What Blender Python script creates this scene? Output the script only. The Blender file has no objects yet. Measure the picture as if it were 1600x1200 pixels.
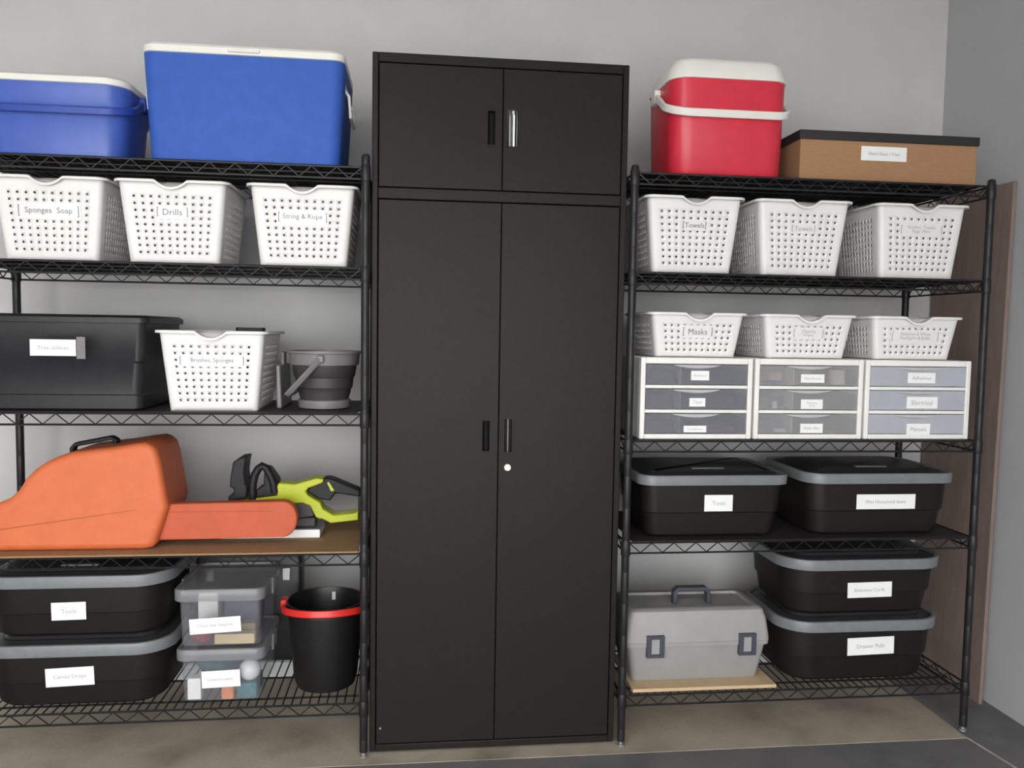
import bpy, bmesh, math, random
from mathutils import Vector, Matrix
random.seed(7)
S = bpy.context.scene
C = S.collection
R = math.radians

# ------------------------------------------------------------------ camera
cam_d = bpy.data.cameras.new('camera')
cam_d.sensor_width = 36.0
cam_d.lens = 28.5
cam_d.clip_start = 0.05
cam = bpy.data.objects.new('camera', cam_d)
C.objects.link(cam)
YAW, PITCH, ROLL = 0.11525, -0.06446, 0.01583
fw = Vector((math.sin(YAW)*math.cos(PITCH), math.cos(YAW)*math.cos(PITCH), math.sin(PITCH)))
rt = Vector((math.cos(YAW), -math.sin(YAW), 0.0))
up = rt.cross(fw)
rt2 = math.cos(ROLL)*rt + math.sin(ROLL)*up
up2 = -math.sin(ROLL)*rt + math.cos(ROLL)*up
M = Matrix((rt2, up2, -fw)).transposed().to_4x4()
M.translation = Vector((0.142, -2.4713, 1.3181))
cam.matrix_world = M
S.camera = cam

# ------------------------------------------------------------------ light
S.view_settings.view_transform = 'Standard'
S.view_settings.look = 'None'
S.view_settings.gamma = 1.0
S.view_settings.use_curve_mapping = False
S.view_settings.exposure = -0.15

W = bpy.data.worlds.new('daylight')
S.world = W
W.use_nodes = True
bg = W.node_tree.nodes['Background']
bg.inputs[0].default_value = (1.0, 0.99, 1.0, 1)
bg.inputs[1].default_value = 8.4

def area(name, loc, target, sx, sy, power, col):
    l = bpy.data.lights.new(name, 'AREA')
    l.shape = 'RECTANGLE'; l.size = sx; l.size_y = sy; l.energy = power; l.color = col
    o = bpy.data.objects.new(name, l); C.objects.link(o)
    o.location = loc
    o.rotation_euler = (Vector(target) - Vector(loc)).to_track_quat('-Z', 'Y').to_euler()
    return o
# ceiling tube fixture of the garage, ahead of the shelves
area('ceiling_tubes', (-0.9, -2.7, 2.68), (-0.5, -1.2, 0.0), 1.4, 0.6, 24, (1.0, 0.975, 0.94))
# the open garage door behind the camera: a portal that guides the sky light in
pt = area('garage_door_portal', (-0.5, -4.0, 1.12), (-0.5, 0.0, 1.12), 4.2, 2.24, 1, (1, 1, 1))
pt.data.cycles.is_portal = True

# ------------------------------------------------------------------ materials
def mat(name, col, rough=0.5, metal=0.0, var=0.06, scale=30.0, bump=0.0, bscale=200.0,
        spec=0.5, coat=0.0, stretch=None, col2=None, c2lo=0.45, c2hi=0.7, c2scale=4.0):
    m = bpy.data.materials.new(name); m.use_nodes = True
    nt = m.node_tree; b = nt.nodes['Principled BSDF']
    b.inputs['Roughness'].default_value = rough
    b.inputs['Metallic'].default_value = metal
    b.inputs['Specular IOR Level'].default_value = spec
    b.inputs['Coat Weight'].default_value = coat
    tc = nt.nodes.new('ShaderNodeTexCoord')
    src = tc.outputs['Object']
    if stretch:
        mp = nt.nodes.new('ShaderNodeMapping'); mp.inputs['Scale'].default_value = stretch
        nt.links.new(src, mp.inputs['Vector']); src = mp.outputs['Vector']
    n = nt.nodes.new('ShaderNodeTexNoise'); n.inputs['Scale'].default_value = scale
    n.inputs['Detail'].default_value = 4.0
    nt.links.new(src, n.inputs['Vector'])
    r = nt.nodes.new('ShaderNodeValToRGB')
    r.color_ramp.elements[0].position = 0.3; r.color_ramp.elements[1].position = 0.7
    a = tuple(max(0, c*(1-var)) for c in col); z = tuple(min(1, c*(1+var)) for c in col)
    r.color_ramp.elements[0].color = (*a, 1); r.color_ramp.elements[1].color = (*z, 1)
    nt.links.new(n.outputs['Fac'], r.inputs['Fac'])
    out = r.outputs['Color']
    if col2:
        n2 = nt.nodes.new('ShaderNodeTexNoise'); n2.inputs['Scale'].default_value = c2scale
        n2.inputs['Detail'].default_value = 5.0
        nt.links.new(src, n2.inputs['Vector'])
        mr = nt.nodes.new('ShaderNodeMapRange')
        mr.inputs['From Min'].default_value = c2lo; mr.inputs['From Max'].default_value = c2hi
        nt.links.new(n2.outputs['Fac'], mr.inputs['Value'])
        mx = nt.nodes.new('ShaderNodeMix'); mx.data_type = 'RGBA'
        mx.inputs[7].default_value = (*col2, 1)
        nt.links.new(mr.outputs['Result'], mx.inputs['Factor'])
        nt.links.new(out, mx.inputs[6]); out = mx.outputs[2]
    nt.links.new(out, b.inputs['Base Color'])
    if bump:
        n3 = nt.nodes.new('ShaderNodeTexNoise'); n3.inputs['Scale'].default_value = bscale
        nt.links.new(src, n3.inputs['Vector'])
        bp = nt.nodes.new('ShaderNodeBump'); bp.inputs['Strength'].default_value = bump
        bp.inputs['Distance'].default_value = 0.002
        nt.links.new(n3.outputs['Fac'], bp.inputs['Height'])
        nt.links.new(bp.outputs['Normal'], b.inputs['Normal'])
    return m

def clear(name, col, clarity, rough=0.25):
    """milky see-through plastic: part of the light goes straight through"""
    m = mat(name, col, rough, var=0.04, scale=15)
    nt = m.node_tree; b = nt.nodes['Principled BSDF']; o = nt.nodes['Material Output']
    t = nt.nodes.new('ShaderNodeBsdfTransparent')
    mx = nt.nodes.new('ShaderNodeMixShader'); mx.inputs[0].default_value = clarity
    nt.links.new(b.outputs[0], mx.inputs[1]); nt.links.new(t.outputs[0], mx.inputs[2])
    nt.links.new(mx.outputs[0], o.inputs['Surface'])
    return m

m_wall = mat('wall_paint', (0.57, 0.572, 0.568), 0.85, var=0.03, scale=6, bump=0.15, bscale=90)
m_wall_shade = mat('wall_paint_shaded', (0.45, 0.455, 0.465), 0.85, var=0.03, scale=6, bump=0.15, bscale=90)  # same wall paint, its dimmer lighting put into a darker colour
m_ceil = mat('ceiling_paint', (0.62, 0.62, 0.60), 0.9, var=0.02, scale=5)
m_floor = mat('coated_floor', (0.145, 0.147, 0.147), 0.6, var=0.18, scale=9, bump=0.2, bscale=60,
              col2=(0.17, 0.155, 0.16), c2scale=3)
m_slab = mat('bare_concrete', (0.40, 0.355, 0.275), 0.85, var=0.12, scale=8, bump=0.3, bscale=80,
             col2=(0.19, 0.16, 0.12), c2lo=0.5, c2hi=0.75, c2scale=4)
m_joint = mat('pale_joint', (0.42, 0.38, 0.34), 0.8, var=0.3, scale=30)
m_base = mat('baseboard_paint', (0.50, 0.52, 0.52), 0.6, var=0.04)
m_cab = mat('black_brown_steel', (0.016, 0.0135, 0.012), 0.42, var=0.08, scale=60, bump=0.03, bscale=300, spec=0.14)
m_pull = mat('gloss_black_plastic', (0.012, 0.012, 0.012), 0.12, var=0.05, spec=0.6)
m_blackm = mat('deep_matte_black', (0.006, 0.006, 0.006), 0.7, var=0.1, spec=0.2)
m_pullc = mat('polished_steel', (0.30, 0.30, 0.31), 0.14, metal=1.0, var=0.03)
m_lock = mat('lock_brass', (0.72, 0.66, 0.52), 0.3, metal=0.8, var=0.04)
m_wire = mat('black_epoxy_wire', (0.014, 0.013, 0.014), 0.42, var=0.1, spec=0.35)
m_liner = mat('black_shelf_liner', (0.020, 0.016, 0.016), 0.6, var=0.15, bump=0.1)
m_foot = mat('zinc_foot', (0.55, 0.55, 0.55), 0.35, metal=0.8)
m_blue = mat('blue_plastic', (0.040, 0.108, 0.43), 0.55, var=0.07, scale=25, bump=0.08, bscale=150, spec=0.2)
m_blue2 = mat('blue_plastic_small_cooler', (0.050, 0.108, 0.44), 0.36, var=0.06, scale=20, bump=0.03)
m_blueh = mat('blue_plastic_handle', (0.02, 0.06, 0.33), 0.35, var=0.06)
m_lid = mat('white_lid_plastic', (0.78, 0.77, 0.71), 0.45, var=0.03, scale=10)
m_red = mat('red_plastic', (0.60, 0.028, 0.052), 0.33, var=0.06, scale=20, bump=0.03)
m_white = mat('white_basket_plastic', (0.74, 0.735, 0.71), 0.42, var=0.03, scale=12)
m_frame = mat('white_drawer_frame', (0.80, 0.80, 0.76), 0.4, var=0.03, scale=12)
m_card = mat('kraft_cardboard', (0.34, 0.19, 0.095), 0.85, var=0.07, scale=40, bump=0.1, stretch=(1, 1, 6))
m_blid = mat('black_box_lid', (0.018, 0.017, 0.017), 0.6, var=0.1)
m_paper = mat('white_paper', (0.82, 0.83, 0.82), 0.55, var=0.02)
m_sleeve = mat('glossy_white_card', (0.76, 0.76, 0.74), 0.2, var=0.02, coat=0.25)
m_ink = mat('grey_ink', (0.12, 0.12, 0.13), 0.7, var=0.05)
m_faint = mat('pale_grey_ink', (0.33, 0.33, 0.34), 0.7, var=0.05)
m_tape = clear('clear_tape', (0.20, 0.19, 0.20), 0.5, 0.2)
m_tote = mat('black_tote_plastic', (0.010, 0.008, 0.0072), 0.5, var=0.1, bump=0.05, spec=0.25)
m_tote2 = mat('charcoal_tote_plastic', (0.022, 0.022, 0.024), 0.4, var=0.12, bump=0.05, spec=0.3)
m_rim = mat('grey_lid_plastic', (0.16, 0.175, 0.175), 0.4, var=0.08)
m_lidtop = mat('dark_lid_plastic', (0.03, 0.03, 0.032), 0.4, var=0.1)
m_orange = mat('orange_case_plastic', (0.60, 0.140, 0.045), 0.55, var=0.05, scale=25, bump=0.06)
m_orange2 = mat('orange_sheath_plastic', (0.50, 0.105, 0.048), 0.55, var=0.06, scale=25, bump=0.05, spec=0.25)
m_seam = mat('dull_orange_seam', (0.36, 0.075, 0.018), 0.7, var=0.1)
m_black = mat('matte_black_plastic', (0.012, 0.012, 0.014), 0.5, var=0.1, spec=0.3)
m_lime = mat('lime_tool_plastic', (0.44, 0.50, 0.012), 0.4, var=0.05)
m_tan = mat('tan_hardboard', (0.30, 0.18, 0.085), 0.8, var=0.08, scale=60, bump=0.08)
m_tan2 = mat('pale_cardboard', (0.55, 0.40, 0.24), 0.8, var=0.06, scale=40)
m_grey = mat('grey_soft_plastic', (0.175, 0.17, 0.172), 0.45, var=0.06)
m_dgrey = mat('dark_soft_plastic', (0.045, 0.038, 0.040), 0.5, var=0.1)
m_clear = clear('clear_box_plastic', (0.34, 0.345, 0.37), 0.76, 0.12)
m_clearlid = clear('clear_lid_plastic', (0.27, 0.272, 0.28), 0.36, 0.3)
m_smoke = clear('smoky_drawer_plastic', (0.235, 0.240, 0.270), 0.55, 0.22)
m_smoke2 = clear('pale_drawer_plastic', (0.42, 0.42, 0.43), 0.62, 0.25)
m_lip = clear('lit_grip_plastic', (0.62, 0.62, 0.64), 0.35, 0.3)  # light on the grip lips is painted into this paler colour
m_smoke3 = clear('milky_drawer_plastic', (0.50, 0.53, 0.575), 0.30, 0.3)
m_toolbox = mat('grey_toolbox_plastic', (0.29, 0.29, 0.28), 0.5, var=0.05, scale=15, bump=0.06)
m_latch = mat('slate_latch_plastic', (0.05, 0.055, 0.075), 0.45)
m_brown = mat('brown_slab', (0.235, 0.175, 0.147), 0.7, var=0.12, scale=10, stretch=(6, 6, 1),
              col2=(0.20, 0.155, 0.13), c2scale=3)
m_redh = mat('red_bail_plastic', (0.62, 0.020, 0.014), 0.35, var=0.05)
m_bucket = mat('black_bucket_plastic', (0.0075, 0.007, 0.007), 0.4, var=0.1)
m_maroon = mat('maroon_cloth', (0.22, 0.045, 0.06), 0.9, var=0.2, scale=40, bump=0.4)
m_teal = mat('teal_cloth', (0.05, 0.15, 0.17), 0.9, var=0.25, scale=40, bump=0.4)
m_wood = mat('pale_wood', (0.52, 0.42, 0.24), 0.7, var=0.12, scale=20)
m_green = mat('green_plastic', (0.20, 0.38, 0.12), 0.5)
m_orng = mat('orange_foam', (0.62, 0.22, 0.08), 0.8)
m_towel = mat('beige_towel', (0.62, 0.53, 0.44), 0.95, var=0.08, scale=60, bump=0.5, bscale=400)
m_pink = mat('pink_beige_plastic', (0.50, 0.36, 0.31), 0.6)
m_ivory = mat('ivory_plastic', (0.72, 0.70, 0.62), 0.5)
m_pale = mat('pale_grey_carton', (0.62, 0.64, 0.66), 0.7)
m_bulb = mat('frosted_glass', (0.72, 0.73, 0.76), 0.2, var=0.02)
m_dark = mat('dark_metal_parts', (0.05, 0.05, 0.055), 0.5, var=0.3, scale=50)

# ------------------------------------------------------------------ mesh helpers
ORG = {}
class MB:
    def __init__(s): s.v = []; s.f = []
    def box(s, x0, x1, y0, y1, z0, z1):
        n = len(s.v)
        s.v += [(x0,y0,z0),(x1,y0,z0),(x1,y1,z0),(x0,y1,z0),(x0,y0,z1),(x1,y0,z1),(x1,y1,z1),(x0,y1,z1)]
        s.f += [tuple(n+i for i in q) for q in ((3,2,1,0),(4,5,6,7),(0,1,5,4),(1,2,6,5),(2,3,7,6),(3,0,4,7))]
        return s
    def loft(s, rings, cap0=True, cap1=True, closed=True):
        n = len(s.v); k = len(rings[0])
        for r in rings: s.v += [tuple(p) for p in r]
        for i in range(len(rings)-1):
            for j in range(k if closed else k-1):
                a = n+i*k+j; b = n+i*k+(j+1) % k
                s.f.append((a, b, b+k, a+k))
        if cap0: s.f.append(tuple(n+j for j in reversed(range(k))))
        if cap1: s.f.append(tuple(n+(len(rings)-1)*k+j for j in range(k)))
        return s
    def prism(s, poly, y0, y1):
        a = sum(poly[i][0]*poly[(i+1) % len(poly)][1]-poly[(i+1) % len(poly)][0]*poly[i][1] for i in range(len(poly)))
        if a < 0: poly = poly[::-1]
        return s.loft([[(x, y1, z) for x, z in poly][::-1], [(x, y0, z) for x, z in poly][::-1]][::-1], True, True)
    def sweep(s, pts, prof, closed=False, cap=True, upv=(0, 0, 1)):
        pts = [Vector(p) for p in pts]; n = len(pts); rings = []
        u0 = Vector(upv)
        for i in range(n):
            if closed: t = pts[(i+1) % n]-pts[i-1]
            else: t = pts[min(i+1, n-1)]-pts[max(i-1, 0)]
            t.normalize()
            u = u0-t*u0.dot(t)
            if u.length < 1e-4: u = Vector((1, 0, 0))-t*t.x
            u.normalize(); w = t.cross(u)
            rings.append([pts[i]+w*a+u*b for a, b in prof])
            u0 = u
        if closed: rings.append(rings[0])
        return s.loft(rings, cap and not closed, cap and not closed)
    def tube(s, pts, r, n=6, closed=False, upv=(0, 0.3, 1)):
        return s.sweep(pts, [(r*math.cos(2*math.pi*k/n), r*math.sin(2*math.pi*k/n)) for k in range(n)], closed, True, upv)
    def lathe(s, prof, c=(0, 0), n=24, cap0=True, cap1=True, sx=1, sy=1):
        return s.loft([[(c[0]+sx*r*math.cos(2*math.pi*k/n), c[1]+sy*r*math.sin(2*math.pi*k/n), z) for k in range(n)] for r, z in prof], cap0, cap1)
    def build(s, name, m, parent=None, bevel=0, seg=2, smooth=True, solid=0, ang=38, weld=False):
        me = bpy.data.meshes.new(name)
        o = Vector(ORG.get(parent.name, (0, 0, 0))) if parent else Vector((0, 0, 0))
        me.from_pydata([tuple(Vector(p)-o) for p in s.v], [], s.f)
        bm = bmesh.new(); bm.from_mesh(me)
        if weld: bmesh.ops.remove_doubles(bm, verts=bm.verts, dist=2e-5)
        bmesh.ops.recalc_face_normals(bm, faces=bm.faces)
        bm.to_mesh(me); bm.free()
        if smooth:
            me.shade_smooth(); me.set_sharp_from_angle(angle=R(ang))
        me.materials.append(m)
        ob = bpy.data.objects.new(name, me); C.objects.link(ob)
        if parent: ob.parent = parent
        ORG[ob.name] = tuple(o)
        if solid:
            md = ob.modifiers.new('thick', 'SOLIDIFY'); md.thickness = solid; md.offset = -1
        if bevel:
            md = ob.modifiers.new('edge', 'BEVEL'); md.width = bevel; md.segments = seg
            md.limit_method = 'ANGLE'; md.angle_limit = R(35)
        return ob

def rr(w, d, r, z, cx=0, cy=0, n=5):
    r = min(r, w/2-1e-4, d/2-1e-4); out = []
    for sx, sy, a0 in ((1, -1, -90), (1, 1, 0), (-1, 1, 90), (-1, -1, 180)):
        for k in range(n+1):
            a = R(a0+90*k/n)
            out.append((cx+sx*(w/2-r)+r*math.cos(a), cy+sy*(d/2-r)+r*math.sin(a), z))
    return out

def tag(o, label, cat, group=None, kind=None):
    o['label'] = label; o['category'] = cat
    if group: o['group'] = group
    if kind: o['kind'] = kind
    return o
def thing(name, loc, label, cat, group=None):
    o = bpy.data.objects.new(name, None); o.empty_display_size = 0.05
    C.objects.link(o); o.location = loc; ORG[o.name] = tuple(loc)
    return tag(o, label, cat, group)
def struct(o, label, cat=None):
    o['kind'] = 'structure'; o['label'] = label
    if cat: o['category'] = cat
    return o
def copy_tree(o, parent=None):
    c = o.copy(); C.objects.link(c); c.parent = parent; ORG[c.name] = (0, 0, 0)
    for ch in list(o.children): copy_tree(ch, c)
    return c

def text_geo(mb, txt, x0, x1, zc, zmax, yf):
    """flat raised lettering, fitted between x0..x1 and no taller than zmax; yf(z) gives the surface"""
    cu = bpy.data.curves.new('lettering', 'FONT'); cu.body = txt; cu.resolution_u = 2
    cu.align_x = 'CENTER'; cu.space_line = 0.9
    tmp = bpy.data.objects.new('lettering_tmp', cu); C.objects.link(tmp)
    dg = bpy.context.evaluated_depsgraph_get()
    me = bpy.data.meshes.new_from_object(tmp.evaluated_get(dg))
    xs = [v.co.x for v in me.vertices]; zs = [v.co.y for v in me.vertices]
    sc = min((x1-x0)/(max(xs)-min(xs)), zmax/(max(zs)-min(zs)))
    mx = (max(xs)+min(xs))/2; mz = (max(zs)+min(zs))/2; n = len(mb.v)
    for v in me.vertices:
        z = zc+(v.co.y-mz)*sc
        mb.v.append(((x0+x1)/2+(v.co.x-mx)*sc, yf(z), z))
    for p in me.polygons: mb.f.append(tuple(n+i for i in p.vertices))
    bpy.data.objects.remove(tmp); bpy.data.curves.remove(cu); bpy.data.meshes.remove(me)

def card(parent, x0, x1, z0, z1, yf, txt, brackets=False, m=None, ink=None, tilt=0.0, sub=True, zmax=None, name='label'):
    """a paper label standing proud of the surface y = yf(z); its lettering is a sub-part"""
    t = 0.0012; mb = MB()
    def rot(x, z):
        cx, cz = (x0+x1)/2, (z0+z1)/2
        return (cx+(x-cx)*math.cos(tilt)-(z-cz)*math.sin(tilt), cz+(x-cx)*math.sin(tilt)+(z-cz)*math.cos(tilt))
    q = [rot(x0, z0), rot(x1, z0), rot(x1, z1), rot(x0, z1)]
    mb.loft([[(x, yf(z)-0.0004, z) for x, z in q], [(x, yf(z)-0.0004-t, z) for x, z in q]])
    lb = mb.build(name, m or m_paper, parent, smooth=False)
    if txt:
        tx = MB(); f2 = lambda z: yf(z)-0.0004-t-0.0005
        w = x1-x0; h = z1-z0
        if brackets:
            bt = 0.0022
            for s_, xb in ((1, x0+w*0.03), (-1, x1-w*0.03)):
                bk = MB()
                for a, b, c, d in ((0, bt, -.34, .34), (0, bt*2.0, .30, .34), (0, bt*2.0, -.34, -.30)):
                    xa, xc = sorted((xb+s_*a, xb+s_*b)); zc = (z0+z1)/2; n = len(bk.v)
                    bk.v += [(xa, f2(zc+c*h), zc+c*h), (xc, f2(zc+c*h), zc+c*h), (xc, f2(zc+d*h), zc+d*h), (xa, f2(zc+d*h), zc+d*h)]
                    bk.f.append((n, n+1, n+2, n+3))
                bk.build('bracket', ink or m_ink, lb if sub else parent, smooth=False)
            text_geo(tx, txt, x0+w*0.10, x1-w*0.10, (z0+z1)/2, zmax or h*0.45, f2)
        else:
            text_geo(tx, txt, x0+w*0.16, x1-w*0.16, (z0+z1)/2, zmax or h*0.34, f2)
        if tilt:
            nv = []
            for x, y, z in tx.v:
                a, b = rot(x, z); nv.append((a, y, b))
            tx.v = nv
        tx.build('lettering', ink or m_ink, lb if sub else parent, smooth=False)
    return lb

# ================================================================== SETTING
struct(MB().box(-3.6, 2.36, -4.0, 0.75, -0.12, 0.0).build('floor', m_floor, smooth=False), 'dark grey coated garage floor', 'floor')
struct(MB().box(-2.2, 1.955, -0.062, 0.60, 0.0, 0.0015).build('floor_strip', m_slab, smooth=False), 'bare tan concrete strip under the shelves', 'floor')
struct(MB().box(-3.6, 2.36, 0.60, 0.72, 0.0, 2.80).build('wall_back', m_wall, smooth=False), 'pale grey painted back wall', 'wall')
struct(MB().box(2.207, 2.33, -4.0, 0.60, 0.0, 2.80).build('wall_right', m_wall_shade, smooth=False), 'pale grey painted right side wall', 'wall')
struct(MB().box(-3.6, -3.48, -4.0, 0.60, 0.0, 2.80).build('wall_left', m_wall, smooth=False), 'pale grey painted left side wall', 'wall')
struct(MB().box(-3.6, 2.36, -4.0, 0.75, 2.80, 2.92).build('ceiling', m_ceil, smooth=False), 'off white garage ceiling', 'ceiling')
wf = MB().box(-3.6, 2.36, -4.1, -4.0, 2.25, 2.92).box(-3.6, -2.6, -4.1, -4.0, 0, 2.25).box(1.6, 2.36, -4.1, -4.0, 0, 2.25)
struct(wf.build('wall_front', m_wall, smooth=False), 'garage front wall around the open door', 'wall')
struct(MB().box(-14, 14, -24, -4.1, -0.14, -0.01).build('driveway', m_ceil, smooth=False), 'pale concrete driveway outside the open garage door', 'driveway')
struct(MB().box(-3.48, 2.207, 0.588, 0.60, 0.0, 0.062).build('baseboard_back', m_base, smooth=False), 'low pale grey baseboard along the back wall', 'baseboard')
jm = MB()
jm.v += [(1.950, -0.035, 0.0), (1.958, -0.035, 0.0), (2.09, -1.0, 0.0), (2.081, -1.0, 0.0), (1.951, -0.035, 0.0015), (1.957, -0.035, 0.0015), (2.089, -1.0, 0.0015), (2.082, -1.0, 0.0015)]
jm.f += [(4, 5, 6, 7), (0, 1, 5, 4), (1, 2, 6, 5), (2, 3, 7, 6), (3, 0, 4, 7)]
struct(jm.build('trim_1', m_joint, smooth=False), 'thin pale joint line running across the dark floor', 'trim')

# ================================================================== CABINET
CW, CH, CD = 0.774, 2.134, 0.46
cab = thing('storage_cabinet', (CW/2, CD/2, 0.004), 'tall black steel cabinet with four doors between the two shelving units', 'cabinet')
b = MB()
b.box(0, 0.018, 0, CD, 0.008, CH).box(CW-0.018, CW, 0, CD, 0.008, CH)
b.box(0.018, CW-0.018, 0, CD, 2.106, CH).box(0.018, CW-0.018, 0, CD, 1.708, 1.741).box(0.018, CW-0.018, 0, CD, 0.008, 0.030)
b.box(0.018, CW-0.018, CD-0.01, CD, 0.030, 1.708).box(0.018, CW-0.018, CD-0.01, CD, 1.741, 2.106)
b.box(0.37, 0.405, 0.025, 0.06, 0.03, 1.708).box(0.37, 0.405, 0.025, 0.06, 1.741, 2.106)
b.build('carcass', m_cab, cab, bevel=0.0025)
for fx in (0.05, CW-0.05):
    for fy in (0.05, CD-0.05):
        MB().lathe([(0.018, 0.0042), (0.018, 0.009)], (fx, fy), 12).build('foot', m_cab, cab)
def door(x0, x1, z0, z1, hx0, hx1, hz0, hz1, chrome):
    y0, y1 = 0.0015, 0.021
    d = MB()
    xs = [x0, hx0, hx1, x1]; zs = [z0, hz0, hz1, z1]; n = 0
    idx = {}
    for yi, y in enumerate((y0, y1)):
        for i, x in enumerate(xs):
            for j, z in enumerate(zs):
                idx[i, j, yi] = len(d.v); d.v.append((x, y, z))
    for i in range(3):
        for j in range(3):
            if (i, j) == (1, 1): continue
            for yi in (0, 1):
                d.f.append((idx[i, j, yi], idx[i+1, j, yi], idx[i+1, j+1, yi], idx[i, j+1, yi]))
    per = [(0,0),(1,0),(2,0),(3,0),(3,1),(3,2),(3,3),(2,3),(1,3),(0,3),(0,2),(0,1)]
    for k in range(12):
        a, c = per[k], per[(k+1) % 12]
        d.f.append((idx[a[0], a[1], 0], idx[c[0], c[1], 0], idx[c[0], c[1], 1], idx[a[0], a[1], 1]))
    hp = [(1,1),(2,1),(2,2),(1,2)]
    for k in range(4):
        a, c = hp[k], hp[(k+1) % 4]
        d.f.append((idx[a[0], a[1], 0], idx[c[0], c[1], 0], idx[c[0], c[1], 1], idx[a[0], a[1], 1]))
    dr = d.build('door', m_cab, cab, bevel=0.0015)
    # recessed cup pull: scooped liner plus a thin bezel
    g = MB(); n = 10; rows = []
    for k in range(n+1):
        a = math.pi*k/n
        x = (hx0+hx1)/2-(hx1-hx0)/2*math.cos(a)*0.98; y = 0.003+0.017*math.sin(a)
        rows.append([(x, y, hz0+0.001), (x, y, hz1-0.001)])
    g.loft(rows, False, False, closed=False)
    for zz in (hz0+0.001, hz1-0.001):
        k0 = len(g.v); g.v += [(r[0][0], r[0][1], zz) for r in rows]; g.f.append(tuple(range(k0, k0+n+1)))
    pl = g.build('recessed_pull', m_pullc if chrome else (m_pull if hx0 > 0.39 else m_blackm), dr)
    bz = MB(); e = 0.003
    bz.box(hx0-e, hx0+0.001, -0.0008, 0.002, hz0-e, hz1+e).box(hx1-0.001, hx1+e, -0.0008, 0.002, hz0-e, hz1+e)
    bz.box(hx0+0.001, hx1-0.001, -0.0008, 0.002, hz0-e, hz0+0.001).box(hx0+0.001, hx1-0.001, -0.0008, 0.002, hz1-0.001, hz1+e)
    bz.build('pull_bezel', m_pull if chrome else m_cab, dr)
    return dr
XM = 0.3885
door(0.0205, XM-0.0012, 1.7435, 2.1035, 0.342, 0.366, 1.877, 1.979, False)
dl = door(XM+0.0012, CW-0.0205, 1.7435, 2.1035, 0.403, 0.436, 1.875, 1.982, True)
door(0.0205, XM-0.0012, 0.0325, 1.7055, 0.338, 0.362, 0.949, 1.045, False)
dr4 = door(XM+0.0012, CW-0.0205, 0.0325, 1.7055, 0.406, 0.431, 0.946, 1.049, False)
lk = MB().loft([[(0.418+r*math.cos(2*math.pi*k/16), y, 0.899+r*math.sin(2*math.pi*k/16)) for k in range(16)] for r, y in ((0.0115, 0.002), (0.0115, -0.003), (0.0095, -0.005))])
lk.build('key_lock', m_lock, dr4)
MB().box(0.4172, 0.4188, -0.0056, -0.0045, 0.893, 0.905).build('keyhole', m_black, dr4)
MB().lathe([(0.004, 0.0), (0.004, 0.001)], (0, 0), 8)
rv = MB().loft([[(0.033+r*math.cos(2*math.pi*k/10), y, 0.082+r*math.sin(2*math.pi*k/10)) for k in range(10)] for r, y in ((0.0042, 0.002), (0.003, -0.0006))])
rv.build('pale_stud', m_foot, cab)

# ================================================================== WIRE SHELVING
def shelving(x0, levels, label, liners):
    x1 = x0+1.175; yf, yr = -0.02, 0.417
    u = thing('wire_shelving_unit', ((x0+x1)/2, (yf+yr)/2, 0.004), label, 'shelving', 'black wire shelving units')
    for x in (x0, x1):
        for y in (yf, yr):
            prof = [(0.0125, 0.022)]
            z = 0.06
            while z < 1.80:
                prof += [(0.0125, z), (0.0122, z+0.0012), (0.0122, z+0.0022), (0.0125, z+0.0034)]
                z += 0.1016
            prof += [(0.0125, 1.822), (0.010, 1.829), (0.004, 1.8315)]
            p = MB().lathe(prof, (x, y), 14).build('post', m_wire, u, ang=50)
            MB().lathe([(0.011, 0.0045), (0.011, 0.010), (0.0055, 0.012), (0.0055, 0.024)], (x, y), 12).build('levelling_foot', m_foot, p)
    for li, z in enumerate(levels):
        d = MB(); h = 0.033
        xa, xb, ya, yb = x0+0.02, x1-0.02, yf+0.0, yr-0.0
        nw = 43
        for k in range(nw):
            x = xa+0.012+(xb-xa-0.024)*k/(nw-1)
            d.tube([(x, ya, z), (x, yb, z)], 0.0024, 5)
        for fy in (0.15, 0.5, 0.85):
            d.tube([(xa, ya+(yb-ya)*fy, z-0.006), (xb, ya+(yb-ya)*fy, z-0.006)], 0.0035, 6)
        for x in (x0, x1):
            for y in (yf, yr):
                d.lathe([(0.0140, z-0.040), (0.0155, z-0.036), (0.0145, z+0.004), (0.0132, z+0.007)], (x, y), 14)
        sh = d.build('shelf', m_wire, u)
        def truss(a, c):
            a, c = Vector(a), Vector(c); t = MB()
            t.tube([a, c], 0.0034, 6); dz = Vector((0, 0, -h))
            t.tube([a+dz, c+dz], 0.0034, 6)
            L = (c-a).length; n = max(2, int(round(L/0.036))); pts = []
            for k in range(n+1):
                pts.append(a+(c-a)*k/n+(dz*0.96 if k % 2 else dz*0.04))
            t.tube(pts, 0.0023, 5)
            return t
        truss((x0+0.012, yf, z), (x1-0.012, yf, z)).build('edge_truss', m_wire, sh)
        truss((x0+0.012, yr, z), (x1-0.012, yr, z)).build('edge_truss', m_wire, sh)
        truss((x0, yf+0.012, z), (x0, yr-0.012, z)).build('edge_truss', m_wire, sh)
        truss((x1, yf+0.012, z), (x1, yr-0.012, z)).build('edge_truss', m_wire, sh)
        if li in liners:
            MB().box(x0+0.022, x1-0.022, yf+0.004, yr-0.004, z+0.0022, z+0.0040).build('shelf_liner', m_liner, sh, smooth=False)
    return u
TL = 0.0042                      # liner top above a level
LV = [0.175, 0.640, 1.064, 1.498, 1.792]
RV = [0.168, 0.661, 0.983, 1.506, 1.808]
shelving(-1.1915, LV, 'black wire shelving unit left of the tall cabinet', (2, 3, 4))
shelving(0.7935, RV, 'black wire shelving unit right of the tall cabinet', (1, 2, 3, 4))
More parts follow.
